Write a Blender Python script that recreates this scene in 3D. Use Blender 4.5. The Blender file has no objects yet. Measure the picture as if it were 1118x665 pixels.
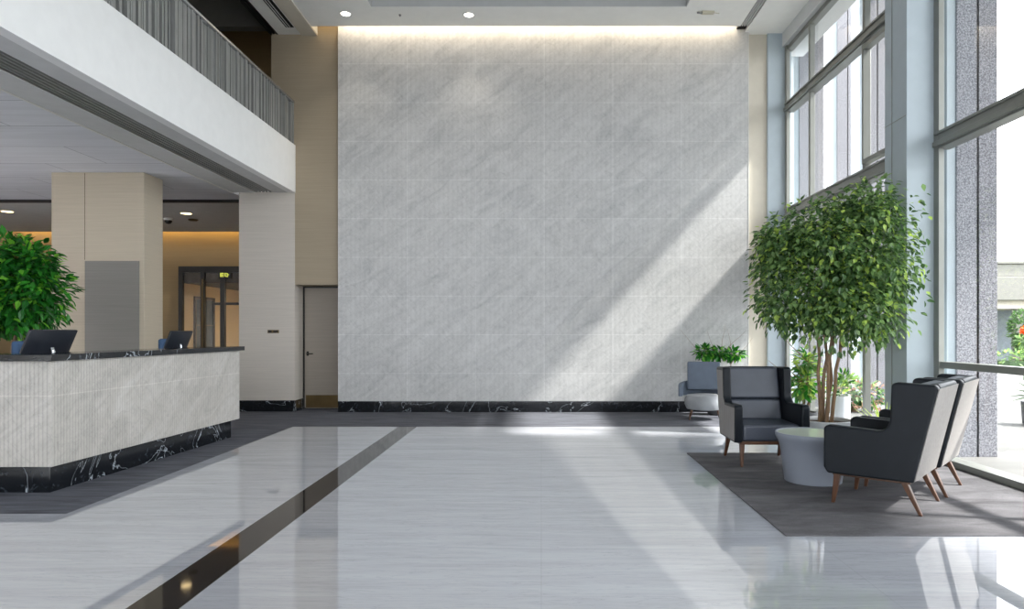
import bpy, bmesh, math, random
from mathutils import Vector, Matrix, noise as mnoise
C = bpy.context.scene.collection
SC = bpy.context.scene
PI = math.pi
R = math.radians

# ------------------------------------------------------------------ camera
cam_d = bpy.data.cameras.new('camera'); cam = bpy.data.objects.new('camera', cam_d); C.objects.link(cam)
cam.location = (0, 0, 1.40); cam.rotation_euler = (R(90), 0, 0)
cam_d.sensor_width = 36; cam_d.lens = 745/1118*36
cam_d.shift_x = -32/1118; cam_d.shift_y = 29.5/1118
cam_d.clip_start = 0.05; cam_d.clip_end = 500
SC.camera = cam
# ------------------------------------------------------------------ light
SKY = 5.6; SUN = 13.0; EXPO = 0.1
w = bpy.data.worlds.new('sky'); SC.world = w; w.use_nodes = True
w.node_tree.nodes['Background'].inputs[0].default_value = (0.93, 0.96, 1.0, 1)
w.node_tree.nodes['Background'].inputs[1].default_value = SKY
sun_d = bpy.data.lights.new('sun', 'SUN'); sun = bpy.data.objects.new('sun', sun_d); C.objects.link(sun)
sun_d.energy = SUN; sun_d.angle = R(3.2); sun_d.color = (1.0, 0.965, 0.91)
SUN_DIR = Vector((-1, 0.21, -1.09)).normalized()
sun.rotation_euler = SUN_DIR.to_track_quat('-Z', 'Y').to_euler()
sun.location = (20, -4, 22)
SC.view_settings.view_transform = 'Standard'; SC.view_settings.look = 'None'
SC.view_settings.gamma = 1; SC.view_settings.use_curve_mapping = False
SC.view_settings.exposure = EXPO
SC.cycles.max_bounces = 10; SC.cycles.diffuse_bounces = 6; SC.cycles.glossy_bounces = 4
SC.cycles.transparent_max_bounces = 16
SC.cycles.caustics_reflective = False; SC.cycles.caustics_refractive = False
SC.cycles.sample_clamp_indirect = 8
SC.cycles.use_denoising = True
def portal(loc, rot, sx, sy):
    d = bpy.data.lights.new('daylight_portal', 'AREA'); o = bpy.data.objects.new('daylight_portal', d); C.objects.link(o)
    d.shape = 'RECTANGLE'; d.size = sx; d.size_y = sy; d.cycles.is_portal = True
    o.location = loc; o.rotation_euler = rot
portal((4.5, 9.9, 3.3), (0, R(90), 0), 6.6, 4.0)
portal((4.5, 5.2, 3.3), (0, R(90), 0), 6.6, 4.4)
portal((4.5, 0.4, 3.3), (0, R(90), 0), 6.6, 4.4)
portal((4.5, -4.4, 3.3), (0, R(90), 0), 6.6, 4.4)
portal((0, -7.0, 3.3), (R(90), 0, 0), 8.4, 6.4)
portal((-9.2, -7.0, 1.9), (R(90), 0, 0), 9.4, 3.7)

# ------------------------------------------------------------------ materials
def lin(c):
    return tuple((x/255/12.92 if x/255 <= .04045 else ((x/255+.055)/1.055)**2.4) for x in c) + (1,)
class NT:
    def __init__(s, name):
        s.m = bpy.data.materials.new(name); s.m.use_nodes = True
        s.t = s.m.node_tree; s.b = s.t.nodes['Principled BSDF']; s.out = s.t.nodes['Material Output']
    def n(s, typ, ins=None, **kw):
        k = s.t.nodes.new(typ)
        for a, v in kw.items(): setattr(k, a, v)
        for a, v in (ins or {}).items():
            if isinstance(v, bpy.types.NodeSocket): s.t.links.new(v, k.inputs[a])
            else: k.inputs[a].default_value = v
        return k
    def link(s, a, b): s.t.links.new(a, b)
    def co(s, scale=(1, 1, 1)):
        tc = s.n('ShaderNodeTexCoord')
        return s.n('ShaderNodeMapping', {'Vector': tc.outputs['Object'], 'Scale': scale}).outputs[0]
    def noise(s, vec, scale, detail=4, rough=.55, dist=0):
        return s.n('ShaderNodeTexNoise', {'Vector': vec, 'Scale': scale, 'Detail': detail, 'Roughness': rough, 'Distortion': dist}).outputs[0]
    def ramp(s, fac, stops):
        r = s.n('ShaderNodeValToRGB', {'Fac': fac}); e = r.color_ramp.elements
        while len(e) < len(stops): e.new(.5)
        for k, (p, c) in enumerate(stops): e[k].position = p; e[k].color = c if len(c) == 4 else (*c, 1)
        return r.outputs[0]
    def mix(s, f, a, b, mode='MIX'):
        k = s.n('ShaderNodeMix', data_type='RGBA', blend_type=mode)
        for i, v in ((0, f), (6, a), (7, b)):
            if isinstance(v, bpy.types.NodeSocket): s.link(v, k.inputs[i])
            else: k.inputs[i].default_value = v
        return k.outputs[2]
    def math(s, op, a, b=0):
        k = s.n('ShaderNodeMath', operation=op)
        for i, v in ((0, a), (1, b)):
            if isinstance(v, bpy.types.NodeSocket): s.link(v, k.inputs[i])
            else: k.inputs[i].default_value = v
        return k.outputs[0]
    def set(s, col=None, rough=None, spec=None, metal=None, bump=None, bdist=.01, bstr=.4, ior=None):
        b = s.b.inputs
        for key, v in (('Base Color', col), ('Roughness', rough), ('Specular IOR Level', spec), ('Metallic', metal), ('IOR', ior)):
            if v is None: continue
            if isinstance(v, bpy.types.NodeSocket): s.link(v, b[key])
            else: b[key].default_value = v
        if bump is not None:
            k = s.n('ShaderNodeBump', {'Height': bump, 'Strength': bstr, 'Distance': bdist})
            s.link(k.outputs[0], b['Normal'])
        return s.m
def flat(name, rgb, rough=.5, spec=.5, metal=0, var=.08, vs=6, bstr=0, bs=120, stretch=(1, 1, 1)):
    t = NT(name); c = lin(rgb); v = t.co(stretch)
    n = t.noise(v, vs, 3)
    a = tuple(x*(1-var) for x in c[:3]) + (1,); b = tuple(min(1, x*(1+var)) for x in c[:3]) + (1,)
    col = t.ramp(n, [(.3, a), (.7, b)])
    bump = t.noise(v, bs, 2) if bstr else None
    return t.set(col, rough, spec, metal, bump, .004, bstr)
def emit(name, rgb, s):
    t = NT(name); e = t.n('ShaderNodeEmission', {'Color': (*rgb, 1), 'Strength': s})
    t.link(e.outputs[0], t.out.inputs[0]); return t.m
def stone(name, base, dark, light, rib=0, ribc=.955, tile=None, rough=.35, spec=.5, joint_light=True):
    t = NT(name)
    tc = t.n('ShaderNodeTexCoord'); sp = t.n('ShaderNodeSeparateXYZ', {0: tc.outputs['Object']})
    u = t.math('ADD', sp.outputs[0], sp.outputs[1]); z = sp.outputs[2]
    uv = t.n('ShaderNodeCombineXYZ', {0: u, 1: z, 2: 0.0}).outputs[0]
    r0 = t.n('ShaderNodeMapping', {'Vector': uv, 'Rotation': (0, 0, R(-38))}).outputs[0]
    rot = t.n('ShaderNodeMapping', {'Vector': r0, 'Scale': (1.0, 3.0, 1)}).outputs[0]
    n1 = t.noise(rot, 1.3, 8, .62, 1.2); n2 = t.noise(rot, 7, 8, .72, 1.0)
    col = t.ramp(n1, [(.28, lin(dark)), (.5, lin(base)), (.72, lin(light))])
    col2 = t.ramp(n2, [(.3, (.86, .86, .86)), (.5, (1, 1, 1)), (.68, (1.05, 1.05, 1.05))])
    col = t.mix(.8, col, col2, 'MULTIPLY')
    q0 = t.n('ShaderNodeMapping', {'Vector': uv, 'Rotation': (0, 0, R(52))}).outputs[0]
    rot2 = t.n('ShaderNodeMapping', {'Vector': q0, 'Scale': (1.0, 2.2, 1)}).outputs[0]
    col = t.mix(.8, col, t.ramp(t.noise(rot2, 4.2, 8, .7, 1.6), [(.3, (.9, .9, .9)), (.5, (1, 1, 1)), (.7, (1.05, 1.05, 1.05))]), 'MULTIPLY')
    vein = t.noise(rot2, 2.0, 7, .6, 2.2)
    vv = t.math('ABSOLUTE', t.math('SUBTRACT', vein, .5))
    vm = t.ramp(vv, [(0, (.72, .72, .73)), (.018, (1, 1, 1))])
    col = t.mix(.55, col, vm, 'MULTIPLY')
    bump = None
    if tile:
        br = t.n('ShaderNodeTexBrick', {'Vector': uv, 'Color1': (1, 1, 1, 1), 'Color2': (.965, .965, .965, 1), 'Mortar': (1.16, 1.16, 1.16, 1),
                 'Scale': 1.0, 'Mortar Size': .006, 'Mortar Smooth': .3, 'Brick Width': tile[0], 'Row Height': tile[1]}, offset=0.0)
        col = t.mix(1.0, col, br.outputs[0], 'MULTIPLY')
    if rib:
        wv = t.n('ShaderNodeTexWave', {'Vector': uv, 'Scale': rib, 'Distortion': 0.0}, bands_direction='X').outputs['Fac']
        rc = t.ramp(wv, [(0, (ribc, ribc, ribc)), (.35, (1, 1, 1)), (1, (1.02, 1.02, 1.02))])
        col = t.mix(.8, col, rc, 'MULTIPLY')
        bump = wv
    return t.set(col, rough, spec, None, bump, .003, .1)
def darkstone(name):
    t = NT(name); v = t.co((1, 1, 1))
    a = t.noise(v, 1.25, 5, .55, 1.2); b = t.math('ABSOLUTE', t.math('SUBTRACT', a, .5))
    big = t.ramp(b, [(0, lin((170, 176, 182))), (.003, lin((80, 86, 92))), (.008, lin((18, 21, 25)))])
    c = t.noise(v, 14, 8, .7, 1.0); sm = t.ramp(c, [(.56, (0, 0, 0)), (.78, lin((104, 112, 122)))])
    big = t.mix(.5, big, sm, 'ADD')
    return t.set(big, .12, .5)

def marble_floor():
    t = NT('polished_floor_marble'); v = t.co()
    st = t.n('ShaderNodeMapping', {'Vector': v, 'Rotation': (0, 0, R(6)), 'Scale': (.42, 4.2, 1)}).outputs[0]
    n1 = t.noise(st, 1.4, 9, .6, 1.4); n2 = t.noise(st, 9, 8, .68, 1.0)
    col = t.ramp(n1, [(.22, lin((178, 181, 188))), (.5, lin((193, 196, 203))), (.78, lin((204, 207, 214)))])
    col = t.mix(.7, col, t.ramp(n2, [(.3, (.88, .88, .89)), (.52, (1, 1, 1)), (.7, (1.04, 1.04, 1.04))]), 'MULTIPLY')
    fine = t.n('ShaderNodeMapping', {'Vector': v, 'Rotation': (0, 0, R(8)), 'Scale': (.5, 5, 1)}).outputs[0]
    va = t.math('ABSOLUTE', t.math('SUBTRACT', t.noise(fine, 2.4, 6, .6, 1.8), .5))
    col = t.mix(.7, col, t.ramp(va, [(0, (.74, .75, .77)), (.012, (.95, .95, .95)), (.03, (1, 1, 1))]), 'MULTIPLY')
    br = t.n('ShaderNodeTexBrick', {'Vector': v, 'Color1': (1, 1, 1, 1), 'Color2': (.96, .96, .96, 1), 'Mortar': (.9, .9, .9, 1), 'Scale': 1.0,
             'Mortar Size': .0035, 'Brick Width': 1.83, 'Row Height': 1.2}, offset=0.0)
    col = t.mix(1.0, col, br.outputs[0], 'MULTIPLY')
    t.set(col, .02, .5, ior=4.8)
    return t.m
def carpet_mat(name, rgb, streak=(1, 8, 1)):
    t = NT(name); v = t.co(streak); v2 = t.co()
    c = lin(rgb)
    n1 = t.noise(v, 1.6, 6, .65, .4); n2 = t.noise(v2, 160, 2)
    col = t.ramp(n1, [(.3, tuple(x*.6 for x in c[:3])), (.7, tuple(x*1.45 for x in c[:3]))])
    col = t.mix(.5, col, t.ramp(n2, [(.3, (.6, .6, .6)), (.7, (1.3, 1.3, 1.3))]), 'MULTIPLY')
    return t.set(col, .95, .15, None, n2, .006, .6)
def fabric_wall(name, rgb):
    t = NT(name); c = lin(rgb)
    a = t.noise(t.co((.6, .6, 40)), 2.2, 4, .6); b = t.noise(t.co((60, 60, 2)), 2, 2)
    col = t.ramp(a, [(.3, tuple(x*.93 for x in c[:3])), (.7, tuple(x*1.06 for x in c[:3]))])
    return t.set(col, .6, .35, None, b, .002, .15)
def glass_mat():
    t = NT('window_glass')
    g = t.n('ShaderNodeBsdfGlossy', {'Color': (1, 1, 1, 1), 'Roughness': .01})
    tr = t.n('ShaderNodeBsdfTransparent', {'Color': (.975, .98, .98, 1)})
    lw = t.n('ShaderNodeLayerWeight', {'Blend': .5})
    fr = t.math('ADD', t.math('MULTIPLY', t.math('POWER', lw.outputs['Facing'], 4), .5), .03)
    mx = t.n('ShaderNodeMixShader', {0: fr, 1: tr.outputs[0], 2: g.outputs[0]})
    t.link(mx.outputs[0], t.out.inputs[0]); return t.m
def leaf_mat(name, rgb, tr=.35, rough=.35):
    t = NT(name); c = lin(rgb)
    n = t.noise(t.co(), 9, 2)
    col = t.ramp(n, [(.3, tuple(x*.75 for x in c[:3])), (.7, tuple(min(1, x*1.25) for x in c[:3]))])
    t.set(col, rough, .5)
    tl = t.n('ShaderNodeBsdfTranslucent', {'Color': tuple(min(1, x*1.6) for x in c[:3]) + (1,)})
    mx = t.n('ShaderNodeMixShader', {0: tr, 1: t.b.outputs[0], 2: tl.outputs[0]})
    t.link(mx.outputs[0], t.out.inputs[0]); return t.m
def wood_mat(name, rgb):
    t = NT(name); c = lin(rgb)
    n = t.noise(t.co((12, 12, 1.2)), 3, 5, .6, .6)
    return t.set(t.ramp(n, [(.3, tuple(x*.6 for x in c[:3])), (.7, tuple(x*1.25 for x in c[:3]))]), .35, .5)
def granite_mat():
    t = NT('speckled_granite'); n = t.noise(t.co(), 60, 2, .6)
    return t.set(t.ramp(n, [(.32, lin((86, 86, 92))), (.5, lin((130, 130, 137))), (.68, lin((168, 168, 172)))]), .6, .3)
def acoustic_mat():
    t = NT('ceiling_panels')
    br = t.n('ShaderNodeTexBrick', {'Vector': t.co(), 'Color1': lin((222, 224, 230)), 'Color2': lin((214, 216, 223)), 'Mortar': lin((150, 152, 160)),
             'Scale': 1.0, 'Mortar Size': .006, 'Brick Width': 1.8, 'Row Height': .9}, offset=.5)
    st = t.noise(t.co((.3, 3, 1)), 3, 4)
    col = t.mix(.6, br.outputs[0], t.ramp(st, [(.3, (.85, .85, .85)), (.7, (1.08, 1.08, 1.08))]), 'MULTIPLY')
    return t.set(col, .8, .2)
M = dict(
    marble=stone('ribbed_grey_marble', (194, 194, 193), (178, 179, 179), (203, 203, 202), rib=3.9, tile=(1.19, .672), rough=.5, spec=.3),
    counter=stone('counter_ribbed_limestone', (183, 179, 172), (166, 163, 157), (197, 194, 189), rib=8.5, ribc=.76, tile=(30, .846), rough=.4, spec=.4),
    dark=darkstone('black_veined_marble'),
    floor=marble_floor(), carpet=carpet_mat('charcoal_carpet', (92, 94, 101)), rug=carpet_mat('rug_pile', (97, 96, 99), (1, 3, 1)),
    strip=flat('dark_floor_marble', (34, 31, 30), .05, .6, var=.4, vs=3, stretch=(1, .3, 1)),
    beige=fabric_wall('beige_wallcovering', (190, 179, 160)), taupe=fabric_wall('taupe_wallcovering', (160, 147, 127)), greige=fabric_wall('greige_wallcovering', (196, 189, 180)), warm=fabric_wall('warm_wallcovering', (158, 136, 100)), passage=fabric_wall('passage_wallcovering', (206, 186, 152)),
    cream=flat('cream_plaster', (206, 199, 185), .7, .3, var=.03), gallery=fabric_wall('brown_gallery_panelling', (150, 126, 88)), brown=fabric_wall('dark_brown_panelling', (74, 60, 42)),
    white=flat('white_plaster', (232, 233, 232), .7, .25, var=.02), ceil=flat('ceiling_plaster', (242, 242, 238), .75, .25, var=.02),
    soffit=flat('grey_soffit', (198, 199, 199), .8, .2, var=.04), pan=acoustic_mat(),
    pier=flat('sky_tinted_panel', (176, 188, 195), .45, .4, var=.03), frame=flat('window_aluminium', (136, 138, 133), .42, .5, .35, var=.04),  # pier: blue of reflected sky light put into the base colour
    spandrel=flat('pale_grey_spandrel', (205, 207, 207), .5, .4, var=.03),
    black=flat('black_metal', (20, 19, 18), .4, .5, var=.2), slot=flat('dark_slot', (38, 38, 38), .8, .2, var=.1), grey=flat('grey_metal', (120, 120, 120), .4, .5, .3, var=.05),
    slat=flat('grey_pleated_metal', (142, 143, 141), .5, .5, .1, var=.08, vs=3), rail=flat('brushed_steel', (190, 192, 195), .25, .5, .8, var=.05),
    panelgrey=fabric_wall('grey_door_panel', (134, 131, 126)), door=fabric_wall('taupe_steel_door', (150, 141, 131)), brass=flat('bronze_plate', (110, 92, 62), .35, .5, .8, var=.1),
    glass=glass_mat(), chair=flat('charcoal_leather', (27, 31, 36), .4, .2, var=.1, vs=8, bstr=.12, bs=220), cushion=flat('slate_blue_leather', (66, 71, 82), .38, .55, var=.08, vs=8, bstr=.1, bs=220),
    backfab=flat('grey_fabric_paled_by_light', (138, 134, 131), .55, .4, var=.22, vs=5, stretch=(30, 30, 1), bstr=.15, bs=90), piping=flat('pale_piping', (150, 152, 156), .5, .4),  # backfab: paled in colour for the light falling on chair backs and sides
    lounge=flat('blue_grey_wool', (98, 108, 122), .8, .3, var=.08, bstr=.2, bs=160), loungegrey=flat('light_grey_wool', (150, 153, 157), .8, .3, var=.08, bstr=.2, bs=160),
    walnut=wood_mat('walnut', (90, 60, 42)), table=flat('matt_grey_lacquer', (136, 142, 153), .45, .4, var=.03), tabletop=flat('pale_green_glass_top', (214, 224, 208), .08, .6, var=.02),
    pot=flat('pale_grey_planter', (190, 193, 197), .5, .4, var=.05), whitepot=flat('white_ceramic', (226, 229, 232), .3, .5, var=.03), darkpot=flat('dark_planter', (70, 72, 76), .5, .4),
    soil=flat('soil', (62, 48, 36), .95, .1, var=.4, vs=40), bark=wood_mat('pale_bark', (142, 114, 86)), bark2=wood_mat('brown_bark', (132, 104, 78)),
    lf1=leaf_mat('leaf_dark', (74, 104, 62), .38, .3), lf2=leaf_mat('leaf_mid', (122, 152, 94), .42, .3), lf3=leaf_mat('leaf_lime', (176, 200, 100), .5, .3),
    lg1=leaf_mat('lush_leaf_dark', (30, 92, 32), .3, .3), lg2=leaf_mat('lush_leaf_mid', (54, 132, 44), .35, .3), lg3=leaf_mat('lush_leaf_bright', (120, 190, 62), .4, .3),
    flower=flat('pink_blossom', (214, 170, 150), .7, .2), orange=flat('orange_blossom', (235, 96, 30), .6, .3),
    mon=flat('black_plastic', (34, 38, 46), .32, .5, var=.1), blue=flat('blue_upholstery', (70, 96, 130), .8, .3), chrome=flat('chrome', (205, 210, 216), .12, .5, 1, var=.02),
    granite=granite_mat(), plaza=flat('paving_with_shadow_streaks', (116, 116, 114), .8, .2, var=.16, vs=.6, stretch=(.3, 2.5, 1)), concrete=flat('white_concrete', (134, 133, 127), .8, .2, var=.05),  # plaza: streaks in the colour stand for shadow bands
    carpaint=flat('silver_blue_paint', (150, 164, 180), .25, .6, .4), tyre=flat('tyre_rubber', (28, 28, 30), .8, .2), carglass=flat('tinted_glass', (60, 78, 96), .08, .6),
    facade=flat('grey_blue_facade', (140, 150, 158), .4, .4, var=.1), trim=flat('light_trim', (214, 214, 210), .5, .4, var=.02),
    lamp=emit('lamp_white', (1, .95, .86), 9), lampwarm=emit('lamp_warm', (1, .74, .38), 7), cove=emit('cove_warm', (1, .60, .12), 2.6), covewhite=emit('cove_soft_white', (1, .86, .68), 3),
    exitgreen=emit('exit_glow', (.62, .66, .10), 1.0), ivory=flat('ivory_plastic', (205, 200, 180), .5, .4),
)
# ------------------------------------------------------------------ mesh helpers
def box(bm, x0, x1, y0, y1, z0, z1, mtx=None):
    vs = [bm.verts.new((x, y, z)) for z in (z0, z1) for y in (y0, y1) for x in (x0, x1)]
    fs = [bm.faces.new([vs[i] for i in q]) for q in ((0, 2, 3, 1), (4, 5, 7, 6), (0, 1, 5, 4), (2, 6, 7, 3), (0, 4, 6, 2), (1, 3, 7, 5))]
    if mtx: bmesh.ops.transform(bm, matrix=mtx, verts=vs)
    return fs
def prism(bm, pts, z0, z1, place=None):
    """polygon pts (a, b) extruded along c from z0 to z1; place maps (a, b, c) to xyz"""
    f = place or (lambda a, b, c: (a, b, c)); n = len(pts)
    lo = [bm.verts.new(f(a, b, z0)) for a, b in pts]; hi = [bm.verts.new(f(a, b, z1)) for a, b in pts]
    bm.faces.new(lo[::-1]); bm.faces.new(hi)
    for i in range(n): bm.faces.new((lo[i], lo[(i+1) % n], hi[(i+1) % n], hi[i]))
def lathe(bm, prof, n=32, c=(0, 0, 0), cap=True):
    rings = []
    for r, z in prof:
        rings.append([bm.verts.new((c[0]+r*math.cos(2*PI*k/n), c[1]+r*math.sin(2*PI*k/n), c[2]+z)) for k in range(n)])
    for a, b in zip(rings, rings[1:]):
        for k in range(n): bm.faces.new((a[k], a[(k+1) % n], b[(k+1) % n], b[k]))
    if cap: bm.faces.new(rings[0][::-1]); bm.faces.new(rings[-1])
def tube(bm, pts, rad, n=8):
    pts = [Vector(p) for p in pts]; rings = []
    for i, p in enumerate(pts):
        d = (pts[min(i+1, len(pts)-1)] - pts[max(i-1, 0)]).normalized()
        a = d.orthogonal() if i == 0 else (rings_a - d*rings_a.dot(d))
        a.normalize(); rings_a = a; b = d.cross(a)
        r = rad[i] if isinstance(rad, (list, tuple)) else rad
        rings.append([bm.verts.new(p + (a*math.cos(2*PI*k/n) + b*math.sin(2*PI*k/n))*r) for k in range(n)])
    for a, b in zip(rings, rings[1:]):
        for k in range(n): bm.faces.new((a[k], a[(k+1) % n], b[(k+1) % n], b[k]))
    bm.faces.new(rings[0][::-1]); bm.faces.new(rings[-1])
def obj(name, bm, mat, parent=None, bevel=0, smooth=False, seg=3, subsurf=0):
    bmesh.ops.recalc_face_normals(bm, faces=bm.faces)
    me = bpy.data.meshes.new(name); bm.to_mesh(me); bm.free()
    for m in (mat if isinstance(mat, list) else [mat]): me.materials.append(M[m])
    o = bpy.data.objects.new(name, me); C.objects.link(o)
    if parent: o.parent = parent
    if bevel:
        b = o.modifiers.new('bevel', 'BEVEL'); b.width = bevel; b.segments = seg; b.limit_method = 'ANGLE'; b.angle_limit = R(35)
    if subsurf:
        s = o.modifiers.new('subdivision', 'SUBSURF'); s.levels = s.render_levels = subsurf
    if smooth or bevel or subsurf:
        for p in me.polygons: p.use_smooth = True
        if not subsurf:
            try: me.set_sharp_from_angle(angle=R(38))
            except Exception: pass
    return o
def B(): return bmesh.new()
def boxes(name, mat, lst, parent=None, bevel=0, seg=2):
    bm = B()
    for b in lst: box(bm, *b)
    return obj(name, bm, mat, parent, bevel, seg=seg)
def thing(name, label, cat, loc=(0, 0, 0), rz=0, group=None):
    o = bpy.data.objects.new(name, None); C.objects.link(o); o.empty_display_size = .1
    o.location = loc; o.rotation_euler = (0, 0, rz); o['label'] = label; o['category'] = cat
    if group: o['group'] = group
    return o
def tag(o, label, cat, group=None):
    o['label'] = label; o['category'] = cat
    if group: o['group'] = group
    return o
def struct(o): o['kind'] = 'structure'; return o
def dup(root, loc, rz, label, group=None):
    r = root.copy(); C.objects.link(r); r.location = loc; r.rotation_euler = (0, 0, rz); r['label'] = label
    if group: r['group'] = group
    for ch in list(root.children):
        c = ch.copy(); C.objects.link(c); c.parent = r
        for g in ch.children:
            d = g.copy(); C.objects.link(d); d.parent = c
    return r

# ================================================================== SETTING
YB = 11.85            # face of the marble feature wall
YP = 11.95            # face of the plain back wall
CZ = 6.60             # main ceiling
# floor: marble, dark marble strip, charcoal carpet borders in one slab
bm = B()
def fq(x0, x1, y0, y1, mi):
    for f in box(bm, x0, x1, y0, y1, -.12, 0): f.material_index = mi
CX, CY0, CYB = -3.65, 5.24, 10.03; S0, S1 = -2.10, -1.83
fq(CX, S0, -7.1, CYB, 0); fq(S0, S1, -7.1, CYB, 2); fq(S1, 4.34, -7.1, CYB, 0)
fq(-14, CX, -7.1, CY0, 0); fq(-14, -4.9, CY0, 6.3, 1); fq(-4.9, CX, CY0, CYB, 1); fq(-14, -4.9, 6.3, CYB, 0); fq(-14, 4.34, CYB, 12.9, 1); fq(-14, -4.3, 12.9, 21.3, 1)  # unseen pale floor behind the counter, put in to bounce lamp light up
bmesh.ops.remove_doubles(bm, verts=bm.verts, dist=1e-5)
struct(obj('floor', bm, ['floor', 'carpet', 'strip']))
# back walls
struct(boxes('wall_back', 'marble', [(-3.53, 3.595, YB, 12.05, .19, 6.93)]))
struct(boxes('baseboard_back', 'dark', [(-3.53, 3.595, YB-.006, 12.05, 0, .19)]))
struct(boxes('wall_back_left', 'greige', [(-5.29, -4.315, YP-.008, 12.75, .195, 3.85)]))
struct(boxes('wall_upper_left', 'taupe', [(-4.73, -3.40, YP, 12.75, 3.85, 6.9), (-4.315, -3.40, YP, 12.75, 2.22, 3.85), (-3.40, 3.6, 12.05, 12.3, 0, 6.9)]))
struct(boxes('baseboard_left', 'dark', [(-5.30, -4.305, YP-.02, 12.35, 0, .195)]))
struct(boxes('wall_back_right', 'cream', [(3.595, 3.95, YP, 12.3, 0, 6.9)]))
struct(boxes('wall_seam', 'trim', [(3.592, 3.604, YB-.004, YP, .19, 6.6)])).name = 'trim_1'
# single door in its recess
dr = struct(boxes('door_1', 'door', [(-4.285, -3.40, 12.36, 12.41, .02, 2.19)], bevel=.003))
boxes('door_frame', 'black', [(-4.315, -4.285, 12.35, 12.42, 0, 2.215), (-4.285, -3.40, 12.35, 12.42, 2.19, 2.215)], dr)
boxes('kick_plate', 'brass', [(-4.262, -3.40, 12.352, 12.36, .025, .25)], dr)
bm = B(); tube(bm, [(-4.23, 12.36, 1.0), (-4.23, 12.30, 1.0)], .011); tube(bm, [(-4.235, 12.30, 1.0), (-4.12, 12.30, 1.0)], .010); box(bm, -4.25, -4.21, 12.353, 12.362, .96, 1.04)
obj('door_handle', bm, 'black', dr)
struct(boxes('wall_behind_door', 'beige', [(-4.4, -3.3, 12.45, 12.5, 0, 2.3)])).name = 'wall_recess'
# balcony beam, soffit, grille
bal = struct(boxes('balcony', 'white', [(-4.43, -4.305, -7, YP, 3.83, 4.66), (-5.40, -4.43, -7, YP-.01, 4.4, 4.66)])); 
boxes('soffit', 'soffit', [(-4.68, -4.43, -7, YP-.01, 3.832, 3.88), (-5.40, -5.0, -7, YP-.01, 3.832, 3.88)], bal)
boxes('soffit_edge', 'trim', [(-5.43, -5.40, -7, YP-.01, 3.822, 3.9), (-5.012, -5.0, -7, YP-.01, 3.824, 3.88)], bal)
g = [(-5.0, -4.68, -7, YP-.01, 3.93, 3.95)]; grl = boxes('grille_backing', 'slot', g, bal)
boxes('air_grille', 'slat', [(-4.978+.058*k, -4.956+.058*k, -7, YP-.01, 3.836, 3.86) for k in range(5)], bal)
# lower hall behind the balcony
struct(boxes('ceiling_low', 'pan', [(-14, -5.43, -7, 12.66, 3.84, 3.95)]))
for x in (-10.6, -12.6):  # unseen lamps added to brighten the low ceiling and hall
    for y in (1.2, 6.6, 9.2):
        bm = B(); lathe(bm, [(.10, 3.838), (.06, 3.832), (.001, 3.83)], 24, (x, y, 0), cap=False); obj('fill_lens', bm, 'lamp', bpy.data.objects['ceiling_low'])
        d = bpy.data.lights.new('hall_fill_lamp', 'SPOT'); d.energy = 620; d.spot_size = R(130); d.spot_blend = .8; d.color = (1, .95, .9); d.shadow_soft_size = .1
        l = bpy.data.objects.new('hall_fill_lamp', d); C.objects.link(l); l.location = (x, y, 3.80)
struct(boxes('trim_2', 'black', [(-14, -5.29, 12.62, 12.70, 3.79, 3.95)]))
struct(boxes('ceiling_hall', 'soffit', [(-14, -4.3, 12.70, 16.62, 3.83, 3.95)]))
struct(boxes('wall_hall', 'warm', [(-14, -9.02, 17.0, 17.2, 0, 4.2), (-9.02, -5.9, 17.0, 17.2, 3.02, 4.2), (-5.9, -4.3, 17.0, 17.2, 0, 4.2), (-4.42, -4.3, 12.75, 17.0, 0, 4.2)]))
struct(boxes('trim_3', 'cove', [(-14, -4.42, 16.78, 16.83, 3.98, 4.0)]))
struct(boxes('ceiling_cove', 'cream', [(-14, -4.3, 16.6, 17.2, 4.2, 4.25)]))
for x in (-12, -9.7, -7.4, -5.4):
    d = bpy.data.lights.new('cove_strip', 'AREA'); d.shape = 'RECTANGLE'; d.size = 2.2; d.size_y = .05; d.energy = 16; d.color = (1, .62, .14)
    o = bpy.data.objects.new('cove_strip', d); C.objects.link(o); o.location = (x, 16.86, 4.02); d.energy = 5; o.rotation_euler = (R(35), 0, 0)
struct(boxes('wall_left', 'greige', [(-14.2, -14, -7, 21.3, 0, 4.3)]))
# hall door: black framed glazing with a passage behind it
d2 = struct(boxes('door_2', 'black', [(-9.02, -8.92, 16.95, 17.05, 0, 3.02), (-8.92, -5.9, 16.95, 17.05, 2.87, 3.02), (-8.47, -8.38, 16.95, 17.05, 0, 2.87), (-7.98, -7.87, 16.95, 17.05, 0, 2.87), (-8.17, -7.98, 16.96, 17.04, 2.06, 2.12), (-7.87, -5.9, 16.96, 17.04, 2.06, 2.12), (-6.0, -5.9, 16.95, 17.05, 0, 2.87)]))
boxes('door_glass', 'glass', [(-8.92, -8.47, 16.99, 17.0, .02, 2.87), (-8.38, -7.98, 16.99, 17.0, .02, 2.87), (-7.87, -6.0, 16.99, 17.0, .02, 2.87)], d2)
bm = B(); tube(bm, [(-8.40, 16.90, .9), (-8.40, 16.90, 2.7)], .015); box(bm, -8.41, -8.39, 16.9, 16.96, 1.0, 1.02); box(bm, -8.41, -8.39, 16.9, 16.96, 2.6, 2.62)
obj('pull_handle', bm, 'brass', d2)
struct(boxes('wall_passage', 'passage', [(-9.2, -9.05, 17.2, 22, 0, 2.9), (-9.05, -5.9, 21.3, 21.5, 0, 2.9), (-5.9, -5.8, 17.2, 21.5, 0, 2.9)]))
struct(boxes('ceiling_passage', 'brown', [(-9.1, -5.8, 17.1, 21.5, 2.62, 3.3)]))
ld = bpy.data.lights.new('passage_lamp', 'AREA'); ld.size = .6; ld.energy = 75; ld.color = (1, .84, .6)
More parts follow.
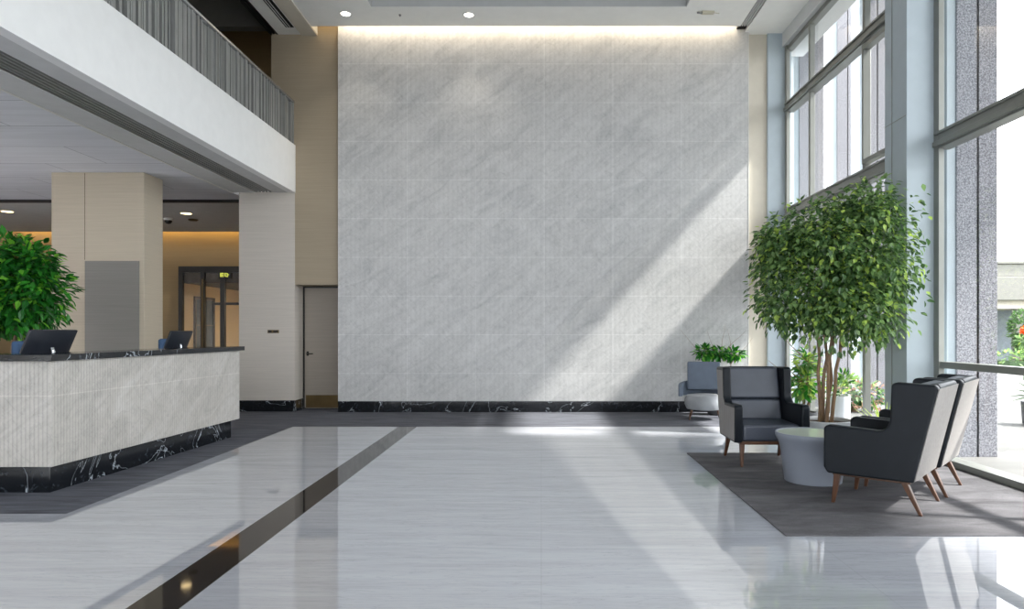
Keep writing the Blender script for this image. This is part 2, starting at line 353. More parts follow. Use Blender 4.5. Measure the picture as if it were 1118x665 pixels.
lo = bpy.data.objects.new('passage_lamp', ld); C.objects.link(lo); lo.location = (-6.3, 18.8, 2.5)
d3 = struct(boxes('door_3', 'black', [(-9.05, -9.0, 17.75, 17.83, 0, 2.32), (-9.05, -9.0, 18.75, 18.83, 0, 2.32), (-9.05, -9.0, 17.83, 18.75, 2.24, 2.32), (-9.05, -9.01, 17.83, 18.75, 1.55, 1.58), (-9.05, -9.01, 18.27, 18.31, 0, 2.24)]))
boxes('door_glass', 'carglass', [(-9.045, -9.03, 17.83, 18.75, .02, 2.24)], d3)
# upper gallery behind the railing
struct(boxes('wall_gallery', 'gallery', [(-14, -4.72, 13.5, 13.7, 4.66, 7.8), (-4.74, -4.72, YP+.8, 13.5, 4.66, 7.8), (-14.2, -14, -7, 13.7, 4.3, 7.8), (-4.74, -4.60, -7, YP, 6.65, 7.8)]))
struct(boxes('ceiling_gallery', 'brown', [(-14, -4.6, -7, 13.7, 7.7, 7.8)]))
struct(boxes('floor_gallery', 'brown', [(-14, -5.4, -7, 13.5, 4.5, 4.66), (-5.4, -4.74, YP+.8, 13.5, 4.5, 4.66)]))
# main ceiling with coffer, slots and wall-wash gap
ce = struct(boxes('ceiling', 'ceil', [(-4.60, -3.92, -7, YP, CZ, 7.0), (-3.92, -2.73, -7, 11.62, CZ, 7.0), (2.33, 3.39, -7, 11.62, CZ, 7.0), (3.54, 4.7, -7, 12.3, CZ, 7.0),
    (-2.73, 2.33, 10.94, 11.62, CZ, 7.0), (-2.73, 2.33, -7, .5, CZ, 7.0), (-2.73, 2.33, .5, 10.94, 6.95, 7.1), (-3.92, 3.54, 11.62, 12.3, 6.93, 7.1), (3.39, 3.54, -7, 12.3, 6.75, 7.0), (3.39, 3.54, -7, -6, CZ, 6.75)]))
boxes('coffer_shade', 'soffit', [(-2.73, 2.33, 10.93, 10.94, 6.61, 6.95), (-2.73, -2.72, .5, 10.93, 6.61, 6.95), (2.32, 2.33, .5, 10.93, 6.61, 6.95), (-2.72, 2.32, .5, 10.93, 6.94, 6.95)], ce)  # grey sheets put the recess's shade into the coffer's colour
boxes('ceiling_step', 'cream', [(-4.19, -3.92, -7, YP, CZ-.022, CZ+.01)], ce)
boxes('slot_backing', 'slot', [(-4.73, -4.60, -7, YP-.01, CZ+.04, CZ+.06), (3.39, 3.54, -7, 11.9, CZ+.05, CZ+.07), (-4.365, -4.225, -7, 11.66, CZ-.004, CZ+.002)], ce)
boxes('slot_edges', 'black', [(-4.735, -4.718, -7, YP-.01, CZ-.012, CZ+.04), (-4.69, -4.67, -7, YP-.01, CZ, CZ+.04), (-4.635, -4.61, -7, YP-.01, CZ, CZ+.04)], ce)
boxes('slot_blades', 'soffit', [(3.412+.04*k, 3.430+.04*k, -7, 11.62, CZ, CZ+.05) for k in range(3)] + [(-4.338+.045*k, -4.324+.045*k, -7, 11.66, CZ-.012, CZ) for k in range(2)], ce)
struct(boxes('trim_4', 'covewhite', [(-3.5, 3.5, 11.70, 11.73, 6.86, 6.88)]))
struct(boxes('trim_5', 'cove', [(-3.9, -3.55, 11.80, 11.84, 6.80, 6.83)]))
wl = bpy.data.lights.new('wall_wash', 'AREA'); wl.shape = 'RECTANGLE'; wl.size = 7.0; wl.size_y = .10; wl.energy = 34; wl.color = (1, .84, .64)
wo = bpy.data.objects.new('wall_wash', wl); C.objects.link(wo); wo.location = (0, 11.72, 6.84); wo.rotation_euler = (R(14), 0, 0)
# window wall: piers, head beam
for k, (y0, y1) in enumerate(((11.90, 12.35), (7.38, 7.85), (2.60, 3.07), (-2.18, -1.71), (-7.2, -6.5))):
    o = struct(boxes('pillar', 'pier', [(3.95, 4.25 if k == 1 else 4.36, y0, y1, 0, 6.62)], bevel=.006))
    if k == 1: boxes('panel_joint', 'frame', [(3.945, 3.95, y0+.30, y0+.306, 0, 6.6), (3.946, 3.95, y0+.01, y1, 3.74, 3.746)], o)
struct(boxes('wall_right', 'spandrel', [(4.20, 4.72, -6.5, 12.3, 6.36, 6.62)]))
def window(name, y0, y1, mull, bands, spand=None, low=None):
    o = struct(boxes(name, 'frame', [(4.27, 4.34, y0, y0+.07, 0, 6.36), (4.245, 4.305, y1-.09, y1+.1*(y1 < 11), 0, 6.36), (4.22, 4.40, y0, y1, 0, .07), (4.27, 4.38, y0, y1, 6.28, 6.36)], bevel=.004))
    bm = B()
    for z0, z1 in bands:
        box(bm, 4.25, 4.40, y0+.02, y1-.02, z0, z1); box(bm, 4.215, 4.25, y0+.02, y1-.02, z0+.02, z0+.075); box(bm, 4.23, 4.25, y0+.02, y1-.02, z1-.03, z1)
    obj('transom', bm, 'frame', o, bevel=.004)
    for m in mull: boxes('mullion', 'frame', [(4.26, 4.34, m-.035, m+.035, .07, 6.3)], o, bevel=.004)
    if low: boxes('guard_bar', 'frame', [(4.26, 4.38, y0+.06, y1-.04, low[0], low[1])], o, bevel=.004)
    if spand: boxes('spandrel', 'spandrel', [(4.29, 4.36, spand[0], spand[1], spand[2], spand[3])], o)
    boxes('pane', 'glass', [(4.322, 4.328, y0+.05, y1-.03, .05, 6.3)], o)
    return o
w1 = window('window_1', 7.85, 11.90, (10.85, 9.02), ((3.36, 3.54), (5.21, 5.37)), (9.05, 11.86, 2.10, 3.40))
boxes('vent_sash', 'frame', [(4.22, 4.32, 8.95, 8.99, 3.6, 5.16), (4.22, 4.32, 8.30, 8.34, 3.6, 5.16), (4.22, 4.32, 8.34, 8.95, 3.6, 3.66), (4.22, 4.32, 8.34, 8.95, 5.1, 5.16)], w1, bevel=.004)
window('window_2', 2.60+.47, 7.38, (4.9,), ((3.36, 3.54),), None, (1.01, 1.08))
window('window_3', -1.71, 2.60, (.4,), ((3.36, 3.54),), None, (1.01, 1.08))
window('window_4', -6.5, -2.18, (-4.4,), ((3.36, 3.54),), None, (1.01, 1.08))
# unseen glazed front added to let daylight onto back wall and low hall
w5 = struct(boxes('unseen_front_glazing', 'frame', [(-4.3+1.43*k-.04, -4.3+1.43*k+.04, -7.12, -7.0, 0, 6.6) for k in range(7)] + [(-4.3, 4.3, -7.12, -7.0, 2.6, 2.75), (-4.3, 4.3, -7.12, -7.0, 6.4, 6.6), (-4.3, 4.3, -7.12, -7.0, 0, .08)]))
boxes('pane', 'glass', [(-4.3, 4.3, -7.065, -7.06, .05, 6.5)], w5)
struct(boxes('wall_front', 'greige', [(-14, -4.3, -7.2, -7.0, 3.8, 7.8)]))
w6 = struct(boxes('unseen_hall_glazing', 'frame', [(-14+1.6*k-.04, -14+1.6*k+.04, -7.12, -7.0, 0, 3.8) for k in range(7)] + [(-14, -4.3, -7.12, -7.0, 2.6, 2.7), (-14, -4.3, -7.12, -7.0, 0, .08)]))  # added so daylight reaches under the low ceiling
boxes('pane', 'glass', [(-14, -4.3, -7.065, -7.06, .05, 3.8)], w6)

# hall column with its grey panel
col = thing('column', 'wide beige panelled column with a grey door panel behind the reception counter', 'column', (-6.8, 10.72, 0))
boxes('shaft', 'beige', [(-.71, .71, -.26, .26, .15, 3.84)], col, bevel=.006)
boxes('grey_panel', 'panelgrey', [(-.19, .64, -.275, -.255, .02, 2.48)], col, bevel=.004)
boxes('panel_joint', 'brown', [(-.20, -.194, -.262, -.255, 2.5, 3.83)], col)
boxes('plinth', 'dark', [(-.72, .72, -.27, .27, 0, .15)], col)
# balcony railing
rng = random.Random(5)
rl = thing('balcony_railing', 'grey pleated metal balcony railing with a steel handrail above the white beam', 'railing', (-4.36, 7.0, 4.66))
bm = B(); y = -5.0
for f in box(bm, -.045, -.035, -5.0, 4.93, 0, .735): f.material_index = 1
while y < 4.87:
    wd = rng.choice((.022, .03, .045, .06)); d = rng.choice((-.02, 0, .012, .03))
    for f in box(bm, -.035, d, y, y+wd, 0, .735): f.material_index = 0
    y += wd + rng.choice((.006, .014, .03))
obj('slat_panel', bm, ['slat', 'slot'], rl)
boxes('handrail', 'rail', [(-.03, .045, -5.0, 4.94, .735, .775)], rl, bevel=.008)
boxes('end_post', 'slat', [(-.02, .03, 4.90, 4.945, 0, .735)], rl)

# ================================================================== RECEPTION
def rot_poly(p): return p
rc = thing('reception_counter', 'long pale ribbed stone reception counter with black marble base and top', 'reception counter', (-4.2, 5.85, 0))
def ctr(pts, z0, z1, name, mat, bev=.004):
    bm = B(); prism(bm, [(a+4.2, b-5.85) for a, b in pts], z0, z1); return obj(name, bm, mat, rc, bev)
ctr([(-4.20, 5.85), (-4.03, 9.11), (-4.40, 9.13), (-4.57, 6.22), (-9.5, 6.22), (-9.5, 5.85)], .237, 1.147, 'body', 'counter')
ctr([(-4.27, 5.93), (-4.10, 9.02), (-4.38, 9.03), (-4.54, 6.18), (-9.5, 6.18), (-9.5, 5.93)], 0, .237, 'plinth', 'dark')
ctr([(-4.165, 5.80), (-3.985, 9.17), (-4.42, 9.19), (-4.60, 6.26), (-9.5, 6.26), (-9.5, 5.80)], 1.147, 1.202, 'countertop', 'dark')
ctr([(-4.60, 6.2), (-4.39, 9.1), (-5.15, 9.14), (-5.30, 6.9), (-9.0, 6.9), (-9.0, 6.2)], .935, .975, 'worktop', 'greige')
ctr([(-5.10, 9.08), (-5.10, 9.12), (-4.42, 9.10), (-4.42, 9.06)], 0, .935, 'end_panel', 'greige')

def make_monitor(label, loc, rz):
    o = thing('computer_monitor', label, 'monitor', loc, rz, 'monitors on the reception counter')      # screen faces local +Y, back faces -Y
    T = Matrix.Translation((0, 0, .29)) @ Matrix.Rotation(R(25), 4, 'X')
    bm = B(); box(bm, -.275, .275, -.012, .016, -.165, .165, T); bz = obj('bezel', bm, 'mon', o, .006)
    bm = B()
    a = [(-.265, -.012, -.155), (.265, -.012, -.155), (.265, -.012, .155), (-.265, -.012, .155)]
    b = [(-.17, -.052, -.09), (.17, -.052, -.09), (.17, -.052, .075), (-.17, -.052, .075)]
    va = [bm.verts.new(T @ Vector(p)) for p in a]; vb = [bm.verts.new(T @ Vector(p)) for p in b]
    bm.faces.new(va); bm.faces.new(vb)
    for i in range(4): bm.faces.new((va[i], va[(i+1) % 4], vb[(i+1) % 4], vb[i]))
    obj('back_cover', bm, 'mon', o, .004)
    bm = B(); box(bm, -.255, .255, .016, .018, -.145, .145, T); obj('screen', bm, 'carglass', bz)
    bm = B(); tube(bm, [T @ Vector((0, -.05, -.01)), T @ Vector((0, -.10, -.05)), (0, .03, .12), (0, .04, .014)], [.02, .024, .026, .03], 12); obj('neck', bm, 'chrome', o, smooth=True)
    bm = B(); box(bm, -.12, .12, -.07, .13, 0, .014); obj('foot', bm, 'chrome', o, .005)
    return o
m1 = make_monitor('larger black monitor seen from behind, on the counter beside the ficus', (-4.87, 6.74, .975), R(82))
m2 = dup(m1, (-4.68, 8.78, .975), R(86), 'smaller black monitor at the far end of the reception counter'); m2.scale = (.86, .86, .98)
def make_office_chair(label, loc, rz):
    o = thing('office_chair', label, 'office chair', loc, rz, 'blue desk chairs behind the counter')
    bm = B(); box(bm, -.23, .23, .20, .26, .62, 1.30); obj('backrest', bm, 'blue', o, .03)
    bm = B(); box(bm, -.24, .24, -.24, .24, .45, .53); obj('seat', bm, 'blue', o, .03)
    bm = B(); tube(bm, [(0, 0, .09), (0, 0, .45)], .03, 12); obj('gas_lift', bm, 'black', o, smooth=True)
    bm = B(); box(bm, -.03, .03, .18, .24, .47, .65); obj('back_bar', bm, 'black', o, .01)
    bm = B()
    for k in range(5):
        a = 2*PI*k/5; tube(bm, [(0, 0, .1), (.29*math.cos(a), .29*math.sin(a), .06)], [.025, .018], 8); lathe(bm, [(.001, 0), (.025, .008), (.03, .03), (.02, .05)], 10, (.28*math.cos(a), .28*math.sin(a), 0))
    obj('star_base', bm, 'black', o, smooth=True)
    return o
oc = make_office_chair('blue desk chair behind the near monitor beside the ficus', (-5.27, 7.33, 0), R(90))
dup(oc, (-4.99, 9.56, 0), R(90), 'blue desk chair behind the far monitor next to the column')

# ================================================================== SEATING
WH = .365
def side_profile():
    # (depth from the front, height): arm, wing, raked back; concave elbow rounded
    p = [(.03, .25), (.0, .30), (.0, .615), (.03, .64), (.40, .625)]
    for k in range(1, 6):
        a = PI/2*k/6; p.append((.40+.09*math.sin(a), .715-.09*math.cos(a)))
    p += [(.49, .72), (.50, .985), (.53, 1.005), (.80, .995), (.82, .965), (.655, .25)]
    return p
def make_armchair(label, loc, rz, outer=None):
    o = thing('armchair', label, 'armchair', loc, rz, 'wing armchairs around the round table')
    D = .82; f0 = -.40
    for s in (-1, 1):
        bm = B(); pr = side_profile(); lo, hi = [], []
        for d, z in pr:
            fl = .02*(1-d/D)                                   # arms open slightly towards the front
            lo.append(bm.verts.new((s*(WH+fl), f0+d, z))); hi.append(bm.verts.new((s*(WH+fl-.085), f0+d, z)))
        bm.faces.new(lo); bm.faces.new(hi[::-1]); n = len(pr)
        for i in range(n): bm.faces.new((lo[i], lo[(i+1) % n], hi[(i+1) % n], hi[i]))
        obj('side_panel', bm, 'chair', o, .016, seg=3)
        if outer:  # sheets put light reflected onto the sides into their colour
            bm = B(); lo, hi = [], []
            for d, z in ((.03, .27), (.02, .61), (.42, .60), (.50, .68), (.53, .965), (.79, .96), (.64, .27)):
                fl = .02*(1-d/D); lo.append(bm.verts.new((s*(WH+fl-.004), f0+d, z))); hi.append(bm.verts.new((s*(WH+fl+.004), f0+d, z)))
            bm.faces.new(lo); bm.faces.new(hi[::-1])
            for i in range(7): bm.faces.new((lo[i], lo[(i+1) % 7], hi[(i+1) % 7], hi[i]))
            obj('reflected_light_panel', bm, outer, o, .002)['label'] = 'outer side panel in light grey for reflected light'
    bm = B(); prism(bm, [(.585, .25), (.655, .25), (.82, .97), (.805, .998), (.745, .998)], -(WH-.08), WH-.08, lambda a, b, c: (c, f0+a, b)); obj('back_shell', bm, 'chair', o, .012)
    bm = B(); prism(bm, [(.655, .262), (.663, .262), (.826, .968), (.818, .968)], -(WH-.004), WH-.004, lambda a, b, c: (c, f0+a, b)); obj('back_panel', bm, 'backfab', o, .002)['label'] = 'ribbed back panel, light grey for window light'  # window light on the back is put into the pale fabric colour
    bm = B(); prism(bm, [(.515, .43), (.60, .43), (.665, .645), (.575, .645)], -(WH-.088), WH-.088, lambda a, b, c: (c, f0+a, b)); obj('back_cushion', bm, 'cushion', o, .02)
    bm = B(); prism(bm, [(.575, .655), (.665, .655), (.755, .99), (.655, .995)], -(WH-.088), WH-.088, lambda a, b, c: (c, f0+a, b)); obj('head_cushion', bm, 'cushion', o, .022)
    bm = B(); box(bm, -(WH-.07), WH-.07, f0+.035, f0+.62, .262, .435); obj('seat_cushion', bm, 'cushion', o, .03, seg=4)
    bm = B(); box(bm, -(WH-.05), WH-.05, f0+.05, f0+.62, .228, .262); obj('base_rail', bm, 'walnut', o, .006)
    for sx in (-1, 1):
        for d0, d1, z1 in ((.085, .05, .245), (.565, .69, .26)):
            bm = B(); tx = sx*(WH-.075); fx = sx*(WH-.065)
            for (x, yy, z, h) in ((fx, f0+d1, 0, .013), (tx, f0+d0, z1, .026)):
                pass
            lo = [bm.verts.new((fx+a*.013, f0+d1+b*.013, 0)) for a, b in ((-1, -1), (1, -1), (1, 1), (-1, 1))]
            hi = [bm.verts.new((tx+a*.026, f0+d0+b*.026, z1)) for a, b in ((-1, -1), (1, -1), (1, 1), (-1, 1))]
            bm.faces.new(lo[::-1]); bm.faces.new(hi)
            for i in range(4): bm.faces.new((lo[i], lo[(i+1) % 4], hi[(i+1) % 4], hi[i]))
            obj('leg', bm, 'walnut', o, .006)
    return o
RUGZ = .008
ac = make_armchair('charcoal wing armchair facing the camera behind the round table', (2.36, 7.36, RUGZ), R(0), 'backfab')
ac3 = make_armchair('x', (0, 0, 0), 0)
ac3['label'] = 'charcoal wing armchair nearest the camera, seen from its side and back'
ac3.location = (2.84, 5.56, RUGZ); ac3.rotation_euler = (0, 0, R(-131))
dup(ac3, (3.38, 6.14, RUGZ), R(-131), 'charcoal wing armchair half hidden behind the nearest armchair, close to the window')
rug = tag(boxes('rug', 'rug', [(1.67, 4.22, 4.66, 7.84, 0, RUGZ)], bevel=.003), 'charcoal grey rug under the three wing armchairs and the round table', 'rug')

tb = thing('side_table', 'round pale grey drum table with green glass top between the armchairs', 'side table', (2.53, 6.36, RUGZ))
bm = B(); lathe(bm, [(.245, 0), (.252, .006), (.285, .27), (.30, .36), (.322, .395), (.333, .42), (.335, .447), (.330, .455), (.318, .455), (.312, .448), (.312, .43)], 48); obj('drum', bm, 'table', tb, smooth=True)
bm = B(); lathe(bm, [(.311, .425), (.311, .449)], 48); obj('glass_top', bm, 'tabletop', tb, smooth=True)

# small lounge chair by the marble wall
lc = thing('lounge_chair', 'small blue-grey lounge chair with round seat against the marble wall', 'lounge chair', (2.62, 10.95, 0), R(-12))
bm = B(); prism(bm, [(.10, .46), (.20, .44), (.27, .90), (.18, .91)], -.27, .25, lambda a, b, c: (c, a, b)); obj('backrest', bm, 'lounge', lc, .02)
bm = B()      # wrap-around arm band
N = 22; rows = []
for i in range(N+1):
    a = R(165 + (420-165)*0.5*i/N*1.0) if False else R(200 - 225*i/N)
    t = i/N; top = .50 + .10*math.sin(PI*min(1, t*1.3)) ; low = .36
    rr = .36 + (.06*(1-t) if t < .3 else 0)
    rows.append([(rr*math.cos(a), .02+.30*math.sin(a), z) for z in (low, top)] + [((rr-.05)*math.cos(a), .02+.26*math.sin(a), z) for z in (top, low)])
vs = [[bm.verts.new(p) for p in r_] for r_ in rows]
for a, b in zip(vs, vs[1:]):
    for k in range(4): bm.faces.new((a[k], a[(k+1) % 4], b[(k+1) % 4], b[k]))
bm.faces.new(vs[0]); bm.faces.new(vs[-1][::-1])
obj('arm_band', bm, 'lounge', lc, smooth=True)
bm = B(); lathe(bm, [(.20, .155), (.28, .17), (.315, .24), (.315, .33), (.28, .385), (.18, .40), (.001, .402)], 36, (0, -.06, 0)); o = obj('seat', bm, 'loungegrey', lc, smooth=True)
for sx, sy in ((-1, -1), (1, -1), (-1, 1), (1, 1)):
    bm = B(); tube(bm, [(sx*.24, -.06+sy*.2, 0), (sx*.19, -.06+sy*.15, .175)], [.011, .018], 10); obj('leg', bm, 'walnut', lc, smooth=True)

# ================================================================== PLANTS
def leaves(name, mats, parent, n, blobs, L, rng, shell=.5, wr=.45, droop=.5, fix=None, weights=(.5, .38, .12)):
    verts, faces, mi = [], [], []
    tot = sum(b[3]*b[4] for b in blobs)
    for _ in range(n):
        q = rng.random()*tot
        for b in blobs:
            q -= b[3]*b[4]
            if q <= 0: break
        d = Vector((rng.gauss(0, 1), rng.gauss(0, 1), rng.gauss(0, 1))).normalized()
        rr = shell + (1-shell)*rng.random()**.6
        p = Vector((b[0]+d.x*b[3]*rr, b[1]+d.y*b[3]*rr, b[2]+d.z*b[4]*rr))
        if fix:
            p = fix(p)
            if p is None: continue
        out = (d + Vector((rng.uniform(-.8, .8), rng.uniform(-.8, .8), rng.uniform(-.6, .6)-droop))).normalized()
        up = (Vector((0, 0, 1)) + d*.9 + Vector((rng.uniform(-.5, .5), rng.uniform(-.5, .5), 0))).normalized()
        sd = out.cross(up)
        if sd.length < 1e-3: continue
        sd.normalize(); nn = sd.cross(out).normalized()
        l = L*rng.uniform(.65, 1.2); w_ = l*wr
        i = len(verts)
        for a, s, h in ((0, 0, 0), (.3, -.5, .12), (.65, -.4, .10), (1, 0, -.10), (.65, .4, .10), (.3, .5, .12)):
            verts.append(p + out*(a*l) + sd*(s*w_) + nn*(h*w_))
        faces += [(i, i+1, i+2, i+3), (i, i+3, i+4, i+5)]
        t = rng.random(); m = 0 if t < weights[0] else (1 if t < weights[0]+weights[1] else 2)
        mi += [m, m]
    me = bpy.data.meshes.new(name); me.from_pydata([tuple(v) for v in verts], [], faces)
    for m in mats: me.materials.append(M[m])
    me.polygons.foreach_set('material_index', mi); me.update()
    o = bpy.data.objects.new(name, me); C.objects.link(o); o.parent = parent
    return o
def clumps(blobs, n, r, rng):
    out = []
    for _ in range(n):
        b = rng.choice(blobs); d = Vector((rng.gauss(0, 1), rng.gauss(0, 1), rng.gauss(0, 1))).normalized(); q = rng.uniform(.55, 1)
        k = r*rng.uniform(.6, 1.25)
        out.append((b[0]+d.x*(b[3]-k*.5)*q, b[1]+d.y*(b[3]-k*.5)*q, b[2]+d.z*(b[4]-k*.5)*q, k, k*.8))
    return out
def wob(p0, p1, n, amp, rng):
    p0, p1 = Vector(p0), Vector(p1); out = []
    for i in range(n+1):
        t = i/n; e = math.sin(PI*t)
        out.append(p0.lerp(p1, t) + Vector((rng.uniform(-amp, amp)*e, rng.uniform(-amp, amp)*e, 0)))
    return out
def stems(parent, base, tops, r0, r1, rng, mat, name='trunk', twigs=4):
    for b, tp in zip(base, tops):
        bm = B(); path = wob(b, tp, 8, .03, rng); tube(bm, path, [r0+(r1-r0)*i/8 for i in range(9)], 8)
        for k in range(twigs):
            s = path[5+rng.randrange(3)]; e = s + Vector((rng.uniform(-.45, .45), rng.uniform(-.45, .45), rng.uniform(.15, .6)))
            tube(bm, wob(s, e, 4, .02, rng), [r1*.8, r1*.65, r1*.5, r1*.35, r1*.2], 6)
        obj(name, bm, mat, parent, smooth=True)
def pot(parent, prof, mat, soil_r, soil_z, n=40):
    bm = B(); lathe(bm, prof, n); obj('pot', bm, mat, parent, smooth=True)
    bm = B(); lathe(bm, [(soil_r, soil_z-.02), (soil_r, soil_z), (.001, soil_z+.02)], 28); obj('soil', bm, 'soil', parent)
# big ficus by the window
rng = random.Random(11)
TX, TY = 3.40, 8.17
ft = thing('potted_ficus_tree', 'tall multi-stemmed ficus tree in grey planter in front of the window', 'potted tree', (TX, TY, 0))
pot(ft, [(.24, 0), (.29, .02), (.31, .30), (.315, .345), (.30, .35), (.285, .33), (.285, .30)], 'pot', .286, .305)
stems(ft, [(-.07, 0, .3), (-.02, -.08, .3), (.03, .05, .3), (-.0, .08, .3), (.06, -.03, .3)], [(-.14, -.18, 1.9), (-.02, -.30, 2.3), (.10, -.2, 2.4), (.02, -.10, 2.4), (.16, -.24, 2.0)], .024, .014, rng, 'bark', twigs=6)
def keep_in(p):
    wx, wy = p.x+TX, p.y+TY
    if wx > 3.92: return None
    if wx > 3.86 and wy > 7.26:
        if wy > 7.8: return None
        p.y = 7.24-TY-rng.random()*.35
    return p
blobs = [(-.2, -.60, 2.08, .80, .76), (.10, -.75, 2.34, .52, .66), (-.62, -.50, 1.80, .50, .48), (.16, -.80, 1.70, .50, .50), (-.40, -.55, 2.50, .52, .42), (.08, -.65, 2.72, .42, .36), (-.12, -.77, 1.56, .66, .42), (.20, -.95, 2.1, .40, .55), (-.70, -.55, 2.2, .36, .4)]
leaves('foliage', ['lf1', 'lf2', 'lf3'], ft, 12500, blobs + blobs[:2] + [(b[0], b[1], b[2], b[3]*1.25, b[4]*1.25) for b in clumps(blobs, 110, .20, rng)], .078, rng, .3, .58, .75, keep_in, (.48, .40, .12))
# ficus behind the counter
rng = random.Random(23)
fb = thing('potted_ficus_tree', 'lush green ficus tree behind the left end of the reception counter', 'potted tree', (-6.35, 8.0, 0))
pot(fb, [(.20, 0), (.24, .02), (.27, .40), (.275, .44), (.26, .44), (.25, .40)], 'darkpot', .252, .40)
stems(fb, [(.05, -.05, .38), (.12, 0, .38), (-.04, .03, .38), (.2, -.06, .38)], [(-.05, -.1, 1.9), (.2, 0, 2.0), (-.3, .1, 2.0), (.35, -.1, 1.9)], .034, .016, rng, 'bark', twigs=5)
leaves('foliage', ['lg1', 'lg2', 'lg3'], fb, 4200, [(-.05, 0, 1.97, .70, .58), (.38, -.05, 1.82, .46, .46), (-.5, 0, 1.9, .5, .5), (.15, 0, 2.22, .46, .34), (.1, -.1, 1.62, .6, .28), (.40, -.1, 2.1, .34, .34)], .13, rng, .3, .42, .6)
# low plant behind the lounge chair
rng = random.Random(31)
p3 = thing('potted_plant', 'leafy green plant rising behind the small lounge chair by the wall', 'potted plant', (2.98, 11.50, 0))
pot(p3, [(.14, 0), (.17, .02), (.18, .42), (.185, .45), (.17, .45), (.165, .42)], 'darkpot', .166, .42, 28)
stems(p3, [(-.05, 0, .4), (.03, .02, .4), (.06, -.04, .4)], [(-.22, -.05, 1.05), (.02, 0, 1.08), (.28, -.02, 1.0)], .012, .006, rng, 'bark2', 'stem', 3)
leaves('foliage', ['lg1', 'lg2', 'lg3'], p3, 420, [(-.24, -.05, 1.06, .16, .10), (.0, -.02, 1.03, .18, .08), (.24, -.03, 1.02, .17, .08)], .12, rng, .2, .4, .3, weights=(.4, .42, .18))
# bright shrub behind the facing armchair
rng = random.Random(37)
p4 = thing('potted_plant', 'yellow-green bushy shrub on woody stem behind the armchair facing the camera', 'potted plant', (3.42, 8.85, 0))
pot(p4, [(.11, 0), (.14, .02), (.155, .34), (.16, .36), (.145, .36), (.14, .34)], 'darkpot', .142, .33, 28)
stems(p4, [(-.02, 0, .32), (.03, 0, .32)], [(-.05, 0, .95), (.04, -.02, 1.1)], .022, .012, rng, 'bark', 'stem', 3)
leaves('foliage', ['lf2', 'lg2', 'lf3'], p4, 380, [(0, 0, 1.0, .12, .17), (.03, -.02, .78, .18, .18), (-.03, 0, .66, .15, .12)], .13, rng, .15, .38, .35, weights=(.35, .3, .35))
# white pot with blossoms next to the ficus
rng = random.Random(41)
p5 = thing('potted_plant', 'white cylindrical pot with small green plant beside the ficus trunks', 'potted plant', (3.92, 8.95, 0))
pot(p5, [(.10, 0), (.115, .01), (.125, .54), (.127, .56), (.115, .56), (.112, .53)], 'whitepot', .113, .53, 32)
leaves('foliage', ['lg1', 'lf2', 'lf3'], p5, 110, [(0, 0, .66, .11, .10), (.06, 0, .78, .1, .08)], .11, rng, .1, .3, -.5, weights=(.4, .4, .2))
# blade-leaved plant behind the armchairs
p6 = thing('potted_plant', 'small plant with pale yellow blade leaves behind the right-hand armchairs', 'potted plant', (3.53, 7.02, RUGZ))
pot(p6, [(.07, 0), (.085, .01), (.10, .22), (.105, .24), (.092, .24), (.088, .22)], 'darkpot', .09, .21, 24)
bm = B(); rng = random.Random(3)
for k in range(11):
    a = 2*PI*k/11 + rng.uniform(-.2, .2) ; ln = rng.uniform(.34, .52); lean = rng.uniform(.2, .65); w_ = .02
    dr_ = Vector((math.cos(a), math.sin(a), 0)); sd = Vector((-math.sin(a), math.cos(a), 0)); prev = None
    for i in range(6):
        t = i/5; c = dr_*(.02+ln*lean*t*t) + Vector((0, 0, .2+ln*t*(1-.25*lean*t)))
        ww = w_*(1-t)**.6 + .001; row = [bm.verts.new(c - sd*ww), bm.verts.new(c + dr_*-.006), bm.verts.new(c + sd*ww)]
        if prev:
            for j in (0, 1): bm.faces.new((prev[j], prev[j+1], row[j+1], row[j]))
        prev = row
obj('foliage', bm, 'lf3', p6, smooth=True)

# ================================================================== FITTINGS
def downlight(label, x, y, z, mat='lamp', power=25, color=(1, .9, .75), r=.075, group='round ceiling downlights'):
    o = thing('ceiling_downlight', label, 'ceiling light', (x, y, z), 0, group)
    bm = B(); lathe(bm, [(r, -.001), (r+.022, -.004), (r+.024, 0), (r+.024, .004), (r, .004)], 32, cap=False); obj('trim_ring', bm, 'trim', o, smooth=True)
    bm = B(); lathe(bm, [(r, -.003), (r*.6, -.006), (.001, -.007)], 32, cap=False); obj('lens', bm, mat, o, smooth=True)
    d = bpy.data.lights.new('lamp_beam', 'SPOT'); d.energy = power; d.spot_size = R(95); d.spot_blend = .6; d.color = color; d.shadow_soft_size = .06
    l = bpy.data.objects.new('lamp_beam', d); C.objects.link(l); l.parent = o; l.location = (0, 0, -.03)
    return o
downlight('round recessed ceiling light at the left end above the marble wall', -3.20, 11.16, CZ-.004)
downlight('round recessed ceiling light above the marble wall, right of the sprinkler', -1.19, 11.20, CZ-.004)
downlight('warm hall downlight left of the column, above the leafy ficus', -10.8, 13.8, 3.826, 'lampwarm', 60, (1, .72, .42), .10)
downlight('warm hall downlight right of the column, next to the dome camera', -7.30, 14.03, 3.826, 'lampwarm', 60, (1, .72, .42), .10)
sp_ = thing('ceiling_sprinkler', 'tiny dark sprinkler head between the two round ceiling lights', 'sprinkler', (-2.32, 11.20, CZ))
bm = B(); lathe(bm, [(.022, 0), (.022, -.004), (.008, -.006), (.008, -.02), (.016, -.022), (.016, -.025), (.001, -.026)], 16); obj('head', bm, 'grey', sp_, smooth=True)
em = thing('emergency_spotlight', 'small ivory emergency light fixed under the ceiling at right', 'emergency light', (2.70, 11.07, CZ))
bm = B(); box(bm, -.09, .11, -.02, .06, -.035, 0); obj('housing', bm, 'ivory', em, .008)
bm = B(); tube(bm, [(-.09, .02, -.028), (-.17, -.01, -.032)], .012, 10); obj('lamp_head', bm, 'grey', em, smooth=True)
